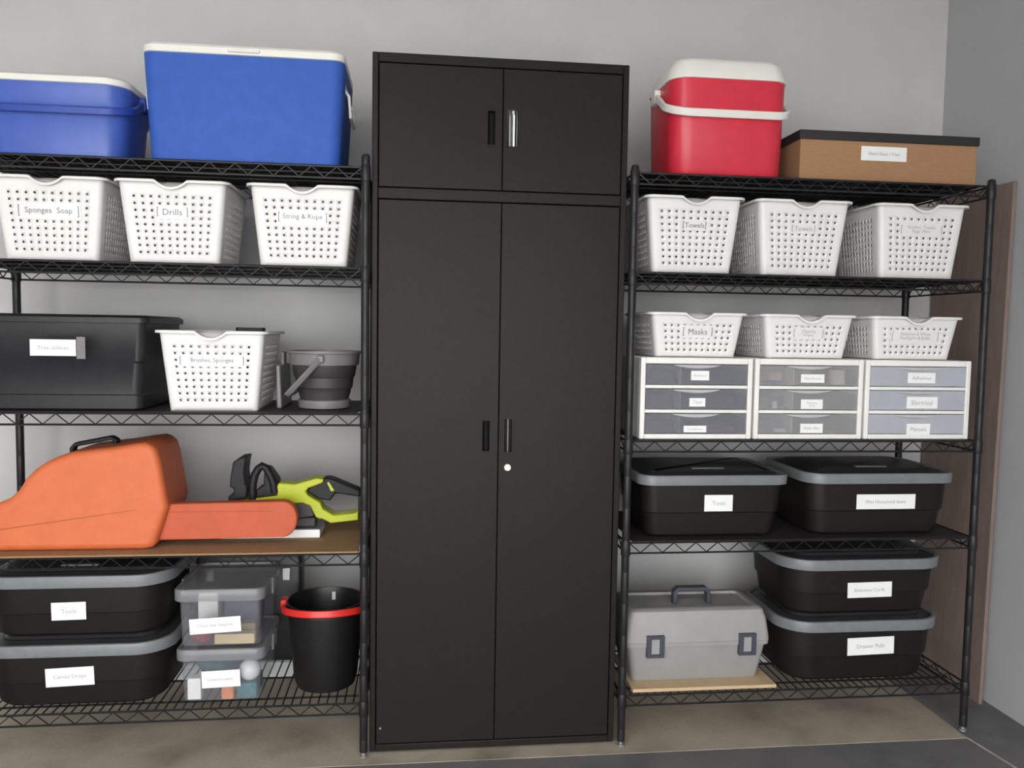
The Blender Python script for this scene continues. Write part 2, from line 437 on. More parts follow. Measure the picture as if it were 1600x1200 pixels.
zL = [LV[0]+0.0036, LV[1]+0.0038, LV[2]+TL, LV[3]+TL, LV[4]+TL]
zR = [RV[0]+0.0036, RV[1]+TL, RV[2]+TL, RV[3]+TL, RV[4]+TL]

# ================================================================== BASKETS
def basket_proto(name, w0, w1, d0, d1, H, cols, rows, scols):
    r = 0.016; root = bpy.data.objects.new(name, None); root.empty_display_size = 0.05
    C.objects.link(root); ORG[root.name] = (0, 0, 0)
    mb = MB(); hr = 0.0034
    wv = lambda v: w0+(w1-w0)*v
    dv = lambda v: d0+(d1-d0)*v
    def side(kind, n, mu, holes):
        front = kind in ('f', 'b')
        vb, vt = (0.09, 0.845) if rows > 6 else (0.09, 0.78)
        us = [0, mu]+[mu+(1-2*mu)*k/n for k in range(1, n)]+[1-mu, 1]
        vs = [0, vb]+[vb+(vt-vb)*k/rows for k in range(1, rows)]+[vt, 1]
        def P(u, v):
            w, d = wv(v), dv(v); z = v*H
            if kind == 'f' and v > vt:
                dip = 0.021*max(0.0, 1-((u-0.5)/0.17)**2)
                z -= dip*(v-vt)/(1-vt)
            if kind == 'f': return (-(w/2-r)+(w-2*r)*u, -d/2, z)
            if kind == 'b': return ((w/2-r)-(w-2*r)*u, d/2, z)
            if kind == 'r': return (w/2, -(d/2-r)+(d-2*r)*u, z)
            return (-w/2, (d/2-r)-(d-2*r)*u, z)
        for i in range(len(us)-1):
            for j in range(len(vs)-1):
                ua, ub, va, vc = us[i], us[i+1], vs[j], vs[j+1]
                um, vm = (ua+ub)/2, (va+vc)/2
                o8 = [(ua, va), (um, va), (ub, va), (ub, vm), (ub, vc), (um, vc), (ua, vc), (ua, vm)]
                if holes and 1 <= i <= n and 1 <= j <= rows:
                    span = (wv(0.5) if front else dv(0.5))-2*r
                    k0 = len(mb.v); mb.v += [P(*q) for q in o8]
                    for k in range(8):
                        a = R(225+45*k)
                        mb.v.append(P(um+hr*math.cos(a)/span, vm+hr*math.sin(a)/H))
                    for k in range(8):
                        k2 = (k+1) % 8
                        mb.f.append((k0+k, k0+k2, k0+8+k2, k0+8+k))
                else:
                    k0 = len(mb.v); mb.v += [P(*q) for q in o8]+[P(um, vm)]
                    for q in ((0, 1, 8, 7), (1, 2, 3, 8), (8, 3, 4, 5), (7, 8, 5, 6)):
                        mb.f.append(tuple(k0+t for t in q))
        vv = sorted(set(vs+[(vs[j]+vs[j+1])/2 for j in range(len(vs)-1)]))
        return vv
    vv = side('f', cols, 0.045, True); side('b', 4, 0.11, False)
    side('r', scols, 0.10, True); side('l', scols, 0.10, True)
    for sx, sy, a0 in ((1, -1, -90), (1, 1, 0), (-1, 1, 90), (-1, -1, 180)):
        rings = []
        for v in vv:
            w, d = wv(v), dv(v)
            rings.append([(sx*(w/2-r)+r*math.cos(R(a0+90*k/4)), sy*(d/2-r)+r*math.sin(R(a0+90*k/4)), v*H) for k in range(5)])
        mb.loft(rings, False, False, closed=False)
    ring0 = rr(w0, d0, r, 0, n=4)
    n0 = len(mb.v); mb.v += ring0; mb.f.append(tuple(range(n0, n0+len(ring0))))
    mb.build('basket_body', m_white, root, weld=True, solid=0.0022)
    rim = MB(); rg = []
    N = 24
    def ring(off, dz):
        base = rr(w1+2*off, d1+2*off, r+off, H, n=4)
        out = []
        # resample the front edge so that it follows the dip
        fr = []
        xa, xb = -(w1/2-r), (w1/2-r)
        for k in range(1, N):
            u = k/N; x = xa+(xb-xa)*u
            fr.append((x, -d1/2-off, H+dz-0.021*max(0.0, 1-((u-0.5)/0.17)**2)))
        return fr+[(p[0], p[1], H+dz) for p in base]
    rim.loft([ring(-0.001, -0.0015), ring(0.000, 0.0012), ring(0.009, 0.0014), ring(0.0125, -0.0005), ring(0.0125, -0.0075), ring(0.0108, -0.0075), ring(0.0105, -0.001), ring(0.0, -0.0015)], False, False)
    rim.build('rim', m_white, root)
    g = MB(); rg = []
    for k in range(13):
        u = 0.33+0.34*k/12; x = -(w1/2-r)+(w1-2*r)*u; dp = 0.021*max(0.0, 1-((u-0.5)/0.17)**2)
        rg.append([(x, -d1/2+0.001, H-dp-0.0015), (x, -d1/2+0.010, H-dp*0.98-0.001), (x, -d1/2+0.020, H-dp*0.72-0.0005), (x, -d1/2+0.027, H-0.001)])
    g.loft(rg, False, False, closed=False); g.build('scooped_grip', m_white, root, solid=0.0018)
    return root
BW0, BW1, BD0, BD1, BH = 0.254, 0.302, 0.270, 0.310, 0.238
big = basket_proto('plastic_basket', BW0, BW1, BD0, BD1, BH, 10, 9, 11)
SW0, SW1, SH = 0.262, 0.302, 0.140
small = basket_proto('plastic_basket', SW0, SW1, BD0, BD1, SH, 11, 5, 11)
def place_basket(proto, first, x, z, y, rz, label, txt, lw, lh, lz, H, ink=None, zmax=None, lx=0.0):
    o = copy_tree(proto)
    o.location = (x, y, z); o.rotation_euler = (0, 0, R(rz))
    tag(o, label, 'basket', 'white perforated plastic baskets')
    f = lambda zz: -(BD0+(BD1-BD0)*zz/H)/2
    card(o, lx-lw/2, lx+lw/2, lz-lh/2, lz+lh/2, f, txt, True, m_sleeve, ink, zmax=zmax)
    return o
BY = 0.165
place_basket(big, True, -0.915, zL[3], BY, 0, 'white perforated basket beside the left edge, under the smaller blue cooler', 'Sponges  Soap', 0.175, 0.046, 0.140, BH, lx=0.0)
place_basket(big, False, -0.574, zL[3], BY, 0, 'white perforated basket in the middle of the row under the large blue cooler', 'Drills', 0.092, 0.040, 0.148, BH)
place_basket(big, False, -0.203, zL[3], BY, 0, 'white perforated basket labelled String and Rope beside the shelf post', 'String & Rope', 0.150, 0.042, 0.145, BH)
place_basket(big, False, -0.466, zL[2], BY, 0, 'white perforated basket labelled Brushes Sponges beside the black tote', 'Brushes, Sponges', 0.195, 0.036, 0.150, BH)
place_basket(big, False, 0.998, zR[3], BY, 0, 'white perforated basket under the red cooler with a beige towel on top', 'Towels', 0.080, 0.034, 0.150, BH)
place_basket(big, False, 1.357, zR[3], BY, 0, 'white perforated basket in the middle of the row under the brown box', 'Towels', 0.082, 0.032, 0.150, BH, m_faint)
place_basket(big, False, 1.758, zR[3], BY, 0, 'white perforated basket at the right end of the upper row, two line label', 'Kitchen  Towels\nRags  Mats', 0.150, 0.040, 0.158, BH, m_faint, 0.026)
DH = 0.258
zS = zR[2]+DH+0.002
place_basket(small, True, 1.023, zS, BY+0.01, 0, 'short white basket on the drawer unit nearest the tall cabinet', 'Masks', 0.102, 0.040, 0.080, SH)
place_basket(small, False, 1.393, zS, BY+0.01, 0, 'short white basket standing on the middle drawer unit', 'Cleaning\nWipes', 0.106, 0.040, 0.080, SH, m_faint, 0.024)
place_basket(small, False, 1.762, zS, BY+0.01, 0, 'short white basket on the drawer unit at the right end', 'Batteries & Wires\nFlashlights & Bulbs', 0.172, 0.044, 0.076, SH, m_faint, 0.026)

for proto in (big, small):            # the patterns were only for copying
    for ch in list(proto.children): bpy.data.objects.remove(ch)
    bpy.data.objects.remove(proto)

# towel heaped in a basket and a dark tool peeking out of another
def lump(name, m, c, rx, ry, rz, label, cat, amp=0.18, seed=1):
    rnd = random.Random(seed); bm = bmesh.new()
    bmesh.ops.create_icosphere(bm, subdivisions=3, radius=1.0)
    ph = [(rnd.uniform(2, 5), rnd.uniform(2, 5), rnd.uniform(2, 5), rnd.uniform(0, 6)) for _ in range(5)]
    for v in bm.verts:
        q = v.co.copy(); s = 1.0
        for a, b_, c_, d_ in ph: s += amp/3*math.sin(a*q.x+b_*q.y+c_*q.z+d_)
        v.co = Vector((q.x*rx*s, q.y*ry*s, max(q.z, -0.75)*rz*(s if q.z > 0 else 1)))
    lo = min(v.co.z for v in bm.verts)
    for v in bm.verts: v.co.z -= lo
    me = bpy.data.meshes.new(name); bm.to_mesh(me); bm.free(); me.shade_smooth(); me.materials.append(m)
    o = bpy.data.objects.new(name, me); C.objects.link(o); o.location = c
    return tag(o, label, cat)
tw = MB(); rings = []
for k in range(17):
    t = k/16; x = 0.885+0.225*t
    top = 0.205+0.040*math.sin(math.pi*min(1, t*1.05))**0.8+0.004*math.sin(9*t)
    rings.append([(x, 0.06, zR[3]+0.06), (x, 0.055, zR[3]+top-0.012), (x, 0.10, zR[3]+top+0.004*math.sin(5*t)), (x, 0.18, zR[3]+top+0.006), (x, 0.25, zR[3]+top-0.006), (x, 0.26, zR[3]+0.06)])
tw.loft(rings)
tag(tw.build('folded_towel', m_towel, None, bevel=0.006), 'folded beige towel heaped in the basket under the red cooler', 'towel')
sc = thing('scrub_brush', (-0.40, 0.16, zL[2]+0.004), 'dark scrub brush peeking over the rim of the Brushes Sponges basket', 'brush')
MB().loft([rr(0.055, 0.05, 0.02, zL[2]+0.005, -0.40, 0.16), rr(0.055, 0.05, 0.02, zL[2]+0.055, -0.40, 0.16)]).build('bristle_block', m_dgrey, sc)
MB().loft([rr(0.03, 0.025, 0.01, zL[2]+0.05, -0.40, 0.16), rr(0.034, 0.026, 0.01, zL[2]+0.22, -0.39, 0.17), rr(0.09, 0.032, 0.01, zL[2]+0.235, -0.385, 0.17), rr(0.088, 0.03, 0.01, zL[2]+0.250, -0.385, 0.17)]).build('handle', m_black, sc)

# ================================================================== COOLERS
z = zL[4]
c = thing('cooler', (-0.37, 0.16, z), 'large blue cooler with a white lid on the left shelving unit', 'cooler', 'coolers')
cx, cy = -0.3665, 0.168
def LB(zz, w, d, r, dx=0, dy=0): return rr(w, d, r, zz, cx+dx, cy+dy, 6)
MB().loft([LB(z, 0.525, 0.305, 0.03), LB(z+0.006, 0.540, 0.318, 0.035), LB(z+0.20, 0.560, 0.332, 0.035), LB(z+0.300, 0.570, 0.336, 0.035), LB(z+0.304, 0.570, 0.336, 0.035)]).build('body', m_blue, c)
lid = MB().loft([LB(z+0.304, 0.560, 0.328, 0.033), LB(z+0.307, 0.572, 0.338, 0.036), LB(z+0.325, 0.572, 0.338, 0.036), LB(z+0.333, 0.556, 0.324, 0.034)]).build('lid', m_lid, c)
MB().box(cx-0.045, cx+0.045, cy-0.176, cy-0.165, z+0.312, z+0.320).build('lid_grip', m_lid, lid, bevel=0.003)
for s_ in (-1, 1):
    hx = cx+s_*0.283
    hb = MB().box(min(hx, hx-s_*0.012), max(hx, hx-s_*0.012), cy-0.10, cy+0.10, z+0.235, z+0.262)
    pl = hb.build('handle_mount', m_lid, c, bevel=0.003)
    MB().sweep([(hx-s_*0.004, cy-0.085, z+0.245), (hx+s_*0.010, cy-0.088, z+0.225), (hx+s_*0.012, cy-0.07, z+0.170), (hx+s_*0.012, cy+0.07, z+0.170), (hx+s_*0.010, cy+0.088, z+0.225), (hx-s_*0.004, cy+0.085, z+0.245)],
               [(0.006, 0.004), (-0.006, 0.004), (-0.006, -0.004), (0.006, -0.004)]).build('swing_handle', m_lid, pl, bevel=0.0015)

c = thing('cooler', (-0.91, 0.15, z), 'smaller blue cooler with blue folded handle at the left edge', 'cooler', 'coolers')
cx, cy = -0.905, 0.145
MB().loft([LB(z, 0.36, 0.235, 0.055), LB(z+0.008, 0.378, 0.250, 0.062), LB(z+0.128, 0.398, 0.268, 0.067), LB(z+0.134, 0.408, 0.278, 0.07), LB(z+0.205, 0.416, 0.286, 0.07)]).build('body', m_blue2, c)
MB().loft([LB(z+0.205, 0.408, 0.278, 0.066), LB(z+0.208, 0.418, 0.288, 0.07), LB(z+0.224, 0.416, 0.286, 0.07), LB(z+0.232, 0.396, 0.266, 0.065)]).build('lid', m_lid, c)
def bail(cx, cy, w, d, zp, zf, r, prof, ext=0.0):
    """flat handle hinged on both sides and folded forward around the front"""
    pts = []; n = 8; x = w/2; y = -d/2
    side = [(x, 0.02, zp), (x, 0.0, zp)]
    for k in range(1, 5): side.append((x, (y+r)*k/5, zp+(zf-zp)*0.62*(k/5)**1.2))
    arc = [(x-r+r*math.cos(R(-90*k/n)), y+r+r*math.sin(R(-90*k/n)), zp+(zf-zp)*(0.62+0.38*math.sin(R(90*k/n)))) for k in range(n+1)]
    half = side+arc
    pts = half+[(-a, b_, c_) for a, b_, c_ in reversed(half)]
    return MB().sweep([(cx+a, cy+b_, c_) for a, b_, c_ in pts], prof)
flat = lambda t, h: [(t/2, h/2), (-t/2, h/2), (-t/2, -h/2), (t/2, -h/2)]
bail(cx, cy, 0.432, 0.302, z+0.185, z+0.128, 0.075, flat(0.010, 0.022)).build('folded_handle', m_blueh, c, bevel=0.003)
for s_ in (-1, 1):
    MB().box(cx+s_*0.214-0.012, cx+s_*0.214+0.012, cy-0.02, cy+0.03, z+0.165, z+0.205).build('hinge_boss', m_blueh, c, bevel=0.004)

z = zR[4]
c = thing('cooler', (1.10, 0.14, z), 'red cooler with white lid and white handle on the right shelving unit', 'cooler', 'coolers')
cx, cy = 1.1015, 0.148
MB().loft([LB(z, 0.355, 0.275, 0.055), LB(z+0.006, 0.365, 0.285, 0.06), LB(z+0.20, 0.376, 0.296, 0.062), LB(z+0.295, 0.380, 0.300, 0.062)]).build('body', m_red, c)
MB().loft([LB(z+0.295, 0.372, 0.292, 0.06), LB(z+0.296, 0.386, 0.306, 0.064), LB(z+0.312, 0.384, 0.304, 0.064), LB(z+0.345, 0.362, 0.284, 0.06), LB(z+0.358, 0.345, 0.268, 0.055), LB(z+0.362, 0.325, 0.248, 0.05)]).build('lid', m_lid, c)
bail(cx, cy, 0.402, 0.325, z+0.270, z+0.187, 0.07, flat(0.011, 0.024)).build('handle', m_lid, c, bevel=0.003)
for s_ in (-1, 1):
    MB().box(cx+s_*0.196-0.012, cx+s_*0.196+0.012, cy-0.015, cy+0.035, z+0.250, z+0.294).build('hinge_boss', m_lid, c, bevel=0.005)

# cardboard storage box
c = thing('storage_box', (1.645, 0.21, z), 'long brown cardboard box with a black lid beside the red cooler', 'box')
x0, x1, y0, y1 = 1.341, 1.944, 0.025, 0.385
MB().box(x0, x1, y0, y1, z, z+0.136).build('body', m_card, c, bevel=0.002)
MB().box(x0-0.006, x1+0.006, y0-0.006, y1+0.006, z+0.131, z+0.160).build('lid', m_blid, c, bevel=0.003)
card(c, 1.545, 1.700, z+0.072, z+0.117, lambda zz: y0, 'Hand Saws / Files', ink=m_faint, zmax=0.014)

# ================================================================== DRAWER UNITS
def drawer_unit(x0, label, m_front, labels, haze):
    w, d, z, H = 0.366, 0.345, zR[2], DH
    x1 = x0+w; y0 = 0.0
    u = thing('drawer_unit', (x0+w/2, d/2, z), label, 'drawers', 'white three drawer units')
    t = 0.016; f = MB()
    f.box(x0, x0+t, y0, d, z, z+H).box(x1-t, x1, y0, d, z, z+H)
    f.box(x0+t, x1-t, y0, d, z, z+0.016).box(x0+t, x1-t, y0, d, z+H-0.020, z+H)
    f.box(x0+t, x1-t, d-0.006, d, z+0.016, z+H-0.020)
    pitch = (H-0.036-2*0.011)/3
    zs = []
    for k in range(3):
        zz = z+0.016+k*(pitch+0.011); zs.append(zz)
        if k < 2: f.box(x0+t, x1-t, y0, d-0.006, zz+pitch, zz+pitch+0.011)
    f.build('frame', m_frame, u, bevel=0.003)
    dx0, dx1 = x0+t+0.002, x1-t-0.002
    for k in range(3):
        za, zb = zs[k]+0.002, zs[k]+pitch-0.002
        # front with a shallow finger scoop in its top edge
        n = 16; prof = []
        for q in range(n+1):
            uu = q/n; prof.append((dx0+(dx1-dx0)*uu, zb))
        poly = [(dx0, za), (dx1, za)]+prof[::-1]
        dr = MB().prism(poly, y0+0.004, y0+0.0065).build('drawer', m_front, u, smooth=False)
        tr = MB().box(dx0, dx0+0.002, y0+0.0066, d-0.012, za, zb-0.012).box(dx1-0.002, dx1, y0+0.0066, d-0.012, za, zb-0.012)
        tr.box(dx0+0.002, dx1-0.002, y0+0.0066, d-0.012, za, za+0.002).box(dx0+0.002, dx1-0.002, d-0.014, d-0.012, za+0.002, zb-0.012)
        tr.build('tray', m_front, dr, smooth=False)
        MB().box(dx0+0.112, dx0+0.1145, y0+0.0068, d-0.016, za+0.002, zb-0.006).build('divider', m_frame if haze < 2 else m_lip, dr, smooth=False)
        # grip lip under the scoop
        lx = (dx0+dx1)/2
        g = MB(); rg = []
        for q in range(9):
            uu = -1+q/4; e = 1-uu*uu; rg.append([(lx+0.075*uu, y0+0.0038, zb-0.0005), (lx+0.075*uu, y0+0.001-0.006*e, zb-0.001), (lx+0.075*uu, y0+0.001-0.005*e, zb-0.0025-0.008*e), (lx+0.075*uu, y0+0.0038, zb-0.003-0.011*e)])
        g.loft(rg); g.build('grip_lip', m_lip, dr)
        lab = labels[2-k]
        if lab:
            txt, a, b_, zc, hh = lab
            card(dr, x0+a, x0+b_, zc-hh/2, zc+hh/2, lambda q: y0+0.004, txt, ink=m_faint, sub=False, zmax=hh*0.5)
    return u, zs, pitch
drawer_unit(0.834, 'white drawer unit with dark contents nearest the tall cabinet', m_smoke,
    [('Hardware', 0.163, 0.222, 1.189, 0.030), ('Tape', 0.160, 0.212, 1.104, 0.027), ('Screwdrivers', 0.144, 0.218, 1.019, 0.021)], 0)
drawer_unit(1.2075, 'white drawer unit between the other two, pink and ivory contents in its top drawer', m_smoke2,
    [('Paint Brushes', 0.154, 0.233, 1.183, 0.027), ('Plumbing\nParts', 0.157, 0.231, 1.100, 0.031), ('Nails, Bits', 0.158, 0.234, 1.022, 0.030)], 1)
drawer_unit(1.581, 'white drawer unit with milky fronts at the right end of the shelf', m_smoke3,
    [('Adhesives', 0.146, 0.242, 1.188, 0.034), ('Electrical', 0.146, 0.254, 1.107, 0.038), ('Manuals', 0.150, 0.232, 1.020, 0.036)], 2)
# what lies in the drawers
zq = [zR[2]+0.016+k*((DH-0.036-0.022)/3+0.011)+0.005 for k in range(3)]
def loose(name, m, x0, x1, y0, y1, z0, z1, label, cat, r=0.006):
    o = MB().loft([rr(x1-x0, y1-y0, r, 0), rr((x1-x0), (y1-y0), r, (z1-z0)*0.9), rr((x1-x0)*0.94, (y1-y0)*0.94, r, z1-z0)]).build(name, m)
    o.location = ((x0+x1)/2, (y0+y1)/2, z0)
    return tag(o, label, cat)
loose('tape_pack', m_dark, 0.87, 0.955, 0.03, 0.20, zq[2], zq[2]+0.040, 'dark hardware pack in the top drawer nearest the cabinet', 'hardware')
loose('hinge_pack', m_dark, 0.99, 1.15, 0.04, 0.22, zq[2], zq[2]+0.036, 'wide dark hardware pack right of the divider, top drawer nearest the cabinet', 'hardware')
loose('tape_roll_stack', m_dark, 0.87, 0.955, 0.03, 0.20, zq[1], zq[1]+0.042, 'dark tape stack in the middle drawer nearest the cabinet', 'tape', 0.03)
loose('tape_box', m_dark, 0.99, 1.16, 0.04, 0.22, zq[1], zq[1]+0.038, 'wide dark tape box right of the divider, middle drawer nearest the cabinet', 'tape')
loose('bit_case', m_dark, 0.87, 0.955, 0.03, 0.20, zq[0], zq[0]+0.036, 'dark tool bit case in the bottom drawer nearest the cabinet', 'case')
loose('screwdriver_set', mat('maroon_handles', (0.16, 0.06, 0.055), 0.5, var=0.25, scale=30), 1.05, 1.155, 0.03, 0.22, zq[0], zq[0]+0.020, 'maroon screwdriver set in the bottom drawer nearest the cabinet', 'tool')
loose('foam_roller', m_pink, 1.265, 1.315, 0.02, 0.14, zq[2]+0.012, zq[2]+0.040, 'pinkish foam roller in the top drawer of the middle unit', 'roller', 0.02)
loose('brush_pack', m_pink, 1.345, 1.415, 0.04, 0.20, zq[2], zq[2]+0.044, 'pinkish brush pack in the middle unit top drawer, behind its label', 'brush')
loose('ivory_jar', m_ivory, 1.475, 1.525, 0.012, 0.062, zq[2], zq[2]+0.046, 'ivory jar at the right of the middle unit top drawer', 'jar', 0.02)
loose('pipe_fittings', m_dark, 1.24, 1.325, 0.04, 0.22, zq[1], zq[1]+0.036, 'dark pipe fittings in the middle drawer of the middle unit', 'fitting')
loose('valve_bag', m_pale, 1.275, 1.292, 0.012, 0.03, zq[1], zq[1]+0.022, 'small pale valve in the middle drawer of the middle unit', 'fitting')
loose('nail_box', m_dark, 1.24, 1.325, 0.04, 0.22, zq[0], zq[0]+0.036, 'dark nail box in the bottom drawer of the middle unit', 'box')
loose('bit_pouch', m_pale, 1.285, 1.325, 0.012, 0.035, zq[0], zq[0]+0.012, 'small pale bit pouch in the bottom drawer of the middle unit', 'pouch')
loose('manual_stack', m_ivory, 1.715, 1.90, 0.02, 0.25, zq[0], zq[0]+0.046, 'white manual stack in the bottom drawer of the right end unit', 'paper')

# ================================================================== TOTES
def tote(x0, x1, y0, y1, z, hb, hl, label, text, lab, rim=0.09, tilt=0.0, group='black storage totes with grey rimmed lids', ink=None, zmax=None):
    w, d = x1-x0, y1-y0; cx, cy = (x0+x1)/2, (y0+y1)/2
    t = thing('storage_tote', (cx, cy, z), label, 'tote', group)
    q = lambda zz, f, r: rr(w-0.036-f, d-0.036-f, r, zz, cx, cy, 8)
    MB().loft([q(z, 0.062, rim*0.8), q(z+0.010, 0.040, rim*0.9), q(z+hb*0.45, 0.022, rim*0.95), q(z+hb*0.47, 0.012, rim*0.95), q(z+hb-0.012, 0.0, rim), q(z+hb, 0.0, rim)]).build('tub', m_tote, t)
    L = lambda zz, f: rr(w-f, d-f, rim+0.01-f/2, zz, cx, cy, 8)
    lid = MB().loft([L(z+hb, 0.030), L(z+hb+hl*0.55, 0.028), L(z+hb+hl*0.58, 0.050), L(z+hb+hl*0.80, 0.075), L(z+hb+hl*0.80, 0.12), L(z+hb+hl, 0.14)]).build('lid', m_lidtop, t)
    MB().loft([L(z+hb-0.004, 0.016), L(z+hb-0.003, 0.004), L(z+hb+hl*0.60, 0.0), L(z+hb+hl*0.78, 0.006), L(z+hb+hl*0.80, 0.024), L(z+hb+hl*0.58, 0.030), L(z+hb-0.004, 0.022), L(z+hb-0.004, 0.016)], False, False).build('lid_rim', m_rim, lid)
    MB().box(cx-0.055, cx+0.055, y0+0.085, y0+0.105, z+hb+hl*0.9, z+hb+hl+0.004).build('lid_grip', m_rim, lid, bevel=0.004)
    a, b_, za, zb = lab
    def yf(zz):
        tt = (zz-z)/hb
        f = 0.022-(tt/0.45)*0+0.018*(1-tt/0.45) if tt < 0.45 else 0.012*(1-(tt-0.47)/0.5)
        return y0+0.018+f/2
    ymin = min(yf(za), yf(zb))
    card(t, a, b_, za, zb, lambda zz: ymin-0.0005, text, tilt=tilt, ink=ink or m_faint, zmax=zmax)
    return t
z = zL[0]
hb1 = 0.166; hl1 = 0.040
tote(-1.155, -0.590, -0.012, 0.395, z, hb1, hl1, 'black tote labelled Canvas Drops at the bottom of the left stack', 'Canvas Drops', (-0.947, -0.810, 0.247, 0.303), rim=0.10, tilt=R(2.0))
tote(-1.155, -0.590, -0.012, 0.395, z+hb1+hl1+0.006, 0.160, hl1, 'black tote labelled Tools on top of the left stack', 'Tools', (-0.927, -0.830, 0.447, 0.500), rim=0.10, tilt=R(1.0), zmax=0.013)
z = zR[1]
tote(0.838, 1.342, -0.012, 0.37, z, 0.178, 0.036, 'black tote beside the cabinet with a short white label', 'Tools', (1.055, 1.149, 0.753, 0.806), rim=0.045, zmax=0.013)
tote(1.392, 1.925, -0.012, 0.37, z, 0.180, 0.038, 'black tote with a wide white label under the right end drawer unit', 'Misc Household Items', (1.571, 1.776, 0.755, 0.804), rim=0.06, zmax=0.014)
z = zR[0]
tote(1.335, 1.912, -0.008, 0.40, z, 0.180, 0.040, 'black tote at the bottom of the stack beside the grey toolbox', 'Drawer Pulls', (1.563, 1.727, 0.264, 0.323), rim=0.10, tilt=R(1.2), zmax=0.013)
tote(1.335, 1.912, -0.008, 0.40, z+0.226, 0.160, 0.040, 'black tote on top of the stack beside the grey toolbox', 'Extension Cords', (1.556, 1.711, 0.458, 0.509), rim=0.10, tilt=R(0.8), zmax=0.013)

# plain black tote on the left unit
z = zL[2]
c = thing('storage_tote', (-0.90, 0.18, z), 'charcoal black tote with a taped white label at the left edge', 'tote', 'plain black totes')
cx, cy = -0.9025, 0.188
MB().loft([LB(z, 0.455, 0.33, 0.02), LB(z+0.006, 0.470, 0.345, 0.025), LB(z+0.045, 0.474, 0.349, 0.025), LB(z+0.048, 0.466, 0.341, 0.025), LB(z+0.140, 0.476, 0.351, 0.025), LB(z+0.146, 0.486, 0.361, 0.025), LB(z+0.258, 0.500, 0.372, 0.025), LB(z+0.262, 0.500, 0.372, 0.025)]).build('tub', m_tote2, c)
MB().loft([LB(z+0.256, 0.506, 0.378, 0.026), LB(z+0.257, 0.522, 0.394, 0.03), LB(z+0.272, 0.522, 0.394, 0.03), LB(z+0.280, 0.50, 0.372, 0.03)]).build('lid', m_tote2, c)
yq = lambda zz: cy-0.2445-0.0015
card(c, -0.940, -0.818, 1.230, 1.276, yq, 'Tree utilities', ink=m_faint, zmax=0.013)
MB().box(-0.8165, -0.793, yq(0)-0.0012, yq(0), 1.222, 1.284).build('clear_tape', m_tape, c, smooth=False)

# ================================================================== LEFT UNIT, SHELF 3: COLLAPSIBLE BUCKET
c = thing('collapsible_bucket', (-0.15, 0.13, zL[2]), 'grey and charcoal collapsible bucket with its handle fallen to the left', 'bucket')
bx, by, z = -0.152, 0.135, zL[2]
MB().lathe([(0.070, z), (0.080, z+0.004), (0.082, z+0.028), (0.074, z+0.030)], (bx, by), 32).build('base_ring', m_grey, c)
MB().lathe([(0.074, z+0.029), (0.080, z+0.050), (0.083, z+0.064), (0.087, z+0.068), (0.090, z+0.098), (0.094, z+0.102), (0.100, z+0.138), (0.096, z+0.138), (0.088, z+0.100), (0.078, z+0.060), (0.070, z+0.034)], (bx, by), 32, False, True).build('folding_body', m_dgrey, c)
MB().lathe([(0.098, z+0.137), (0.106, z+0.138), (0.110, z+0.172), (0.116, z+0.174), (0.116, z+0.181), (0.106, z+0.181), (0.098, z+0.140)], (bx, by), 36, False, False).build('top_ring', m_grey, c)
pr = [(0.004, 0.0085), (-0.004, 0.0085), (-0.004, -0.0085), (0.004, -0.0085)]
yf_, yb_ = by-0.122, by+0.122
hpts = [(bx, yf_, z+0.158), (bx-0.045, yf_+0.002, z+0.108), (bx-0.083, yf_+0.006, z+0.066), (bx-0.100, yf_+0.022, z+0.050), (bx-0.106, yf_+0.055, z+0.044), (bx-0.106, yb_-0.055, z+0.044), (bx-0.100, yb_-0.022, z+0.050), (bx-0.083, yb_-0.006, z+0.066), (bx-0.045, yb_-0.002, z+0.108), (bx, yb_, z+0.158)]
MB().sweep(hpts, pr, upv=(1, 0, 1)).build('bail_handle', m_grey, c, bevel=0.002)
for yy in (by-0.113, by+0.113):
    MB().box(bx-0.011, bx+0.011, yy-0.012, yy+0.008, z+0.147, z+0.169).build('pivot', m_grey, c, bevel=0.004)
c = thing('dustpan', (-0.285, 0.20, z), 'pale grey dustpan standing on edge between basket and collapsible bucket', 'dustpan')
MB().prism([(-0.294, z+0.001), (-0.278, z+0.001), (-0.284, z+0.135), (-0.296, z+0.135)], 0.10, 0.30).build('pan', m_grey, c, bevel=0.004)
MB().prism([(-0.2945, z+0.13), (-0.2835, z+0.13), (-0.284, z+0.175), (-0.294, z+0.175)], 0.18, 0.23).build('handle', m_grey, c, bevel=0.003)

# ================================================================== LEFT UNIT, SHELF 4
z4 = zL[1]
tag(MB().box(-1.168, -0.036, -0.024, 0.405, z4, z4+0.005).build('hardboard_sheet', m_tan, smooth=False), 'tan hardboard sheet covering the shelf under the orange case', 'board')
z4 += 0.0054
c = thing('chainsaw_case', (-0.90, 0.16, z4), 'orange plastic chainsaw case with a bar sheath lying on the hardboard', 'tool case')
sl = lambda x: z4+0.072+(x+1.03)*0.145          # seam between the shells
Xs = [-1.165, -1.12, -1.082, -1.045, -1.020, -0.998, -0.975, -0.946, -0.910, -0.873, -0.815, -0.755, -0.70, -0.665, -0.645, -0.632, -0.622]
Zt = [0.745, 0.765, 0.792, 0.808, 0.832, 0.868, 0.892, 0.912, 0.930, 0.943, 0.951, 0.958, 0.968, 0.972, 0.968, 0.950, 0.915]
poly = [(Xs[0], z4), (-0.672, z4), (-0.650, z4+0.004), (-0.636, z4+0.016), (-0.601, z4+0.130)]+list(zip(Xs, Zt))[::-1]
us = MB().prism(poly, 0.022, 0.264).build('shell', m_orange, c, bevel=0.020, seg=4, ang=60)
sm = MB(); xa, xb = -1.160, -0.690
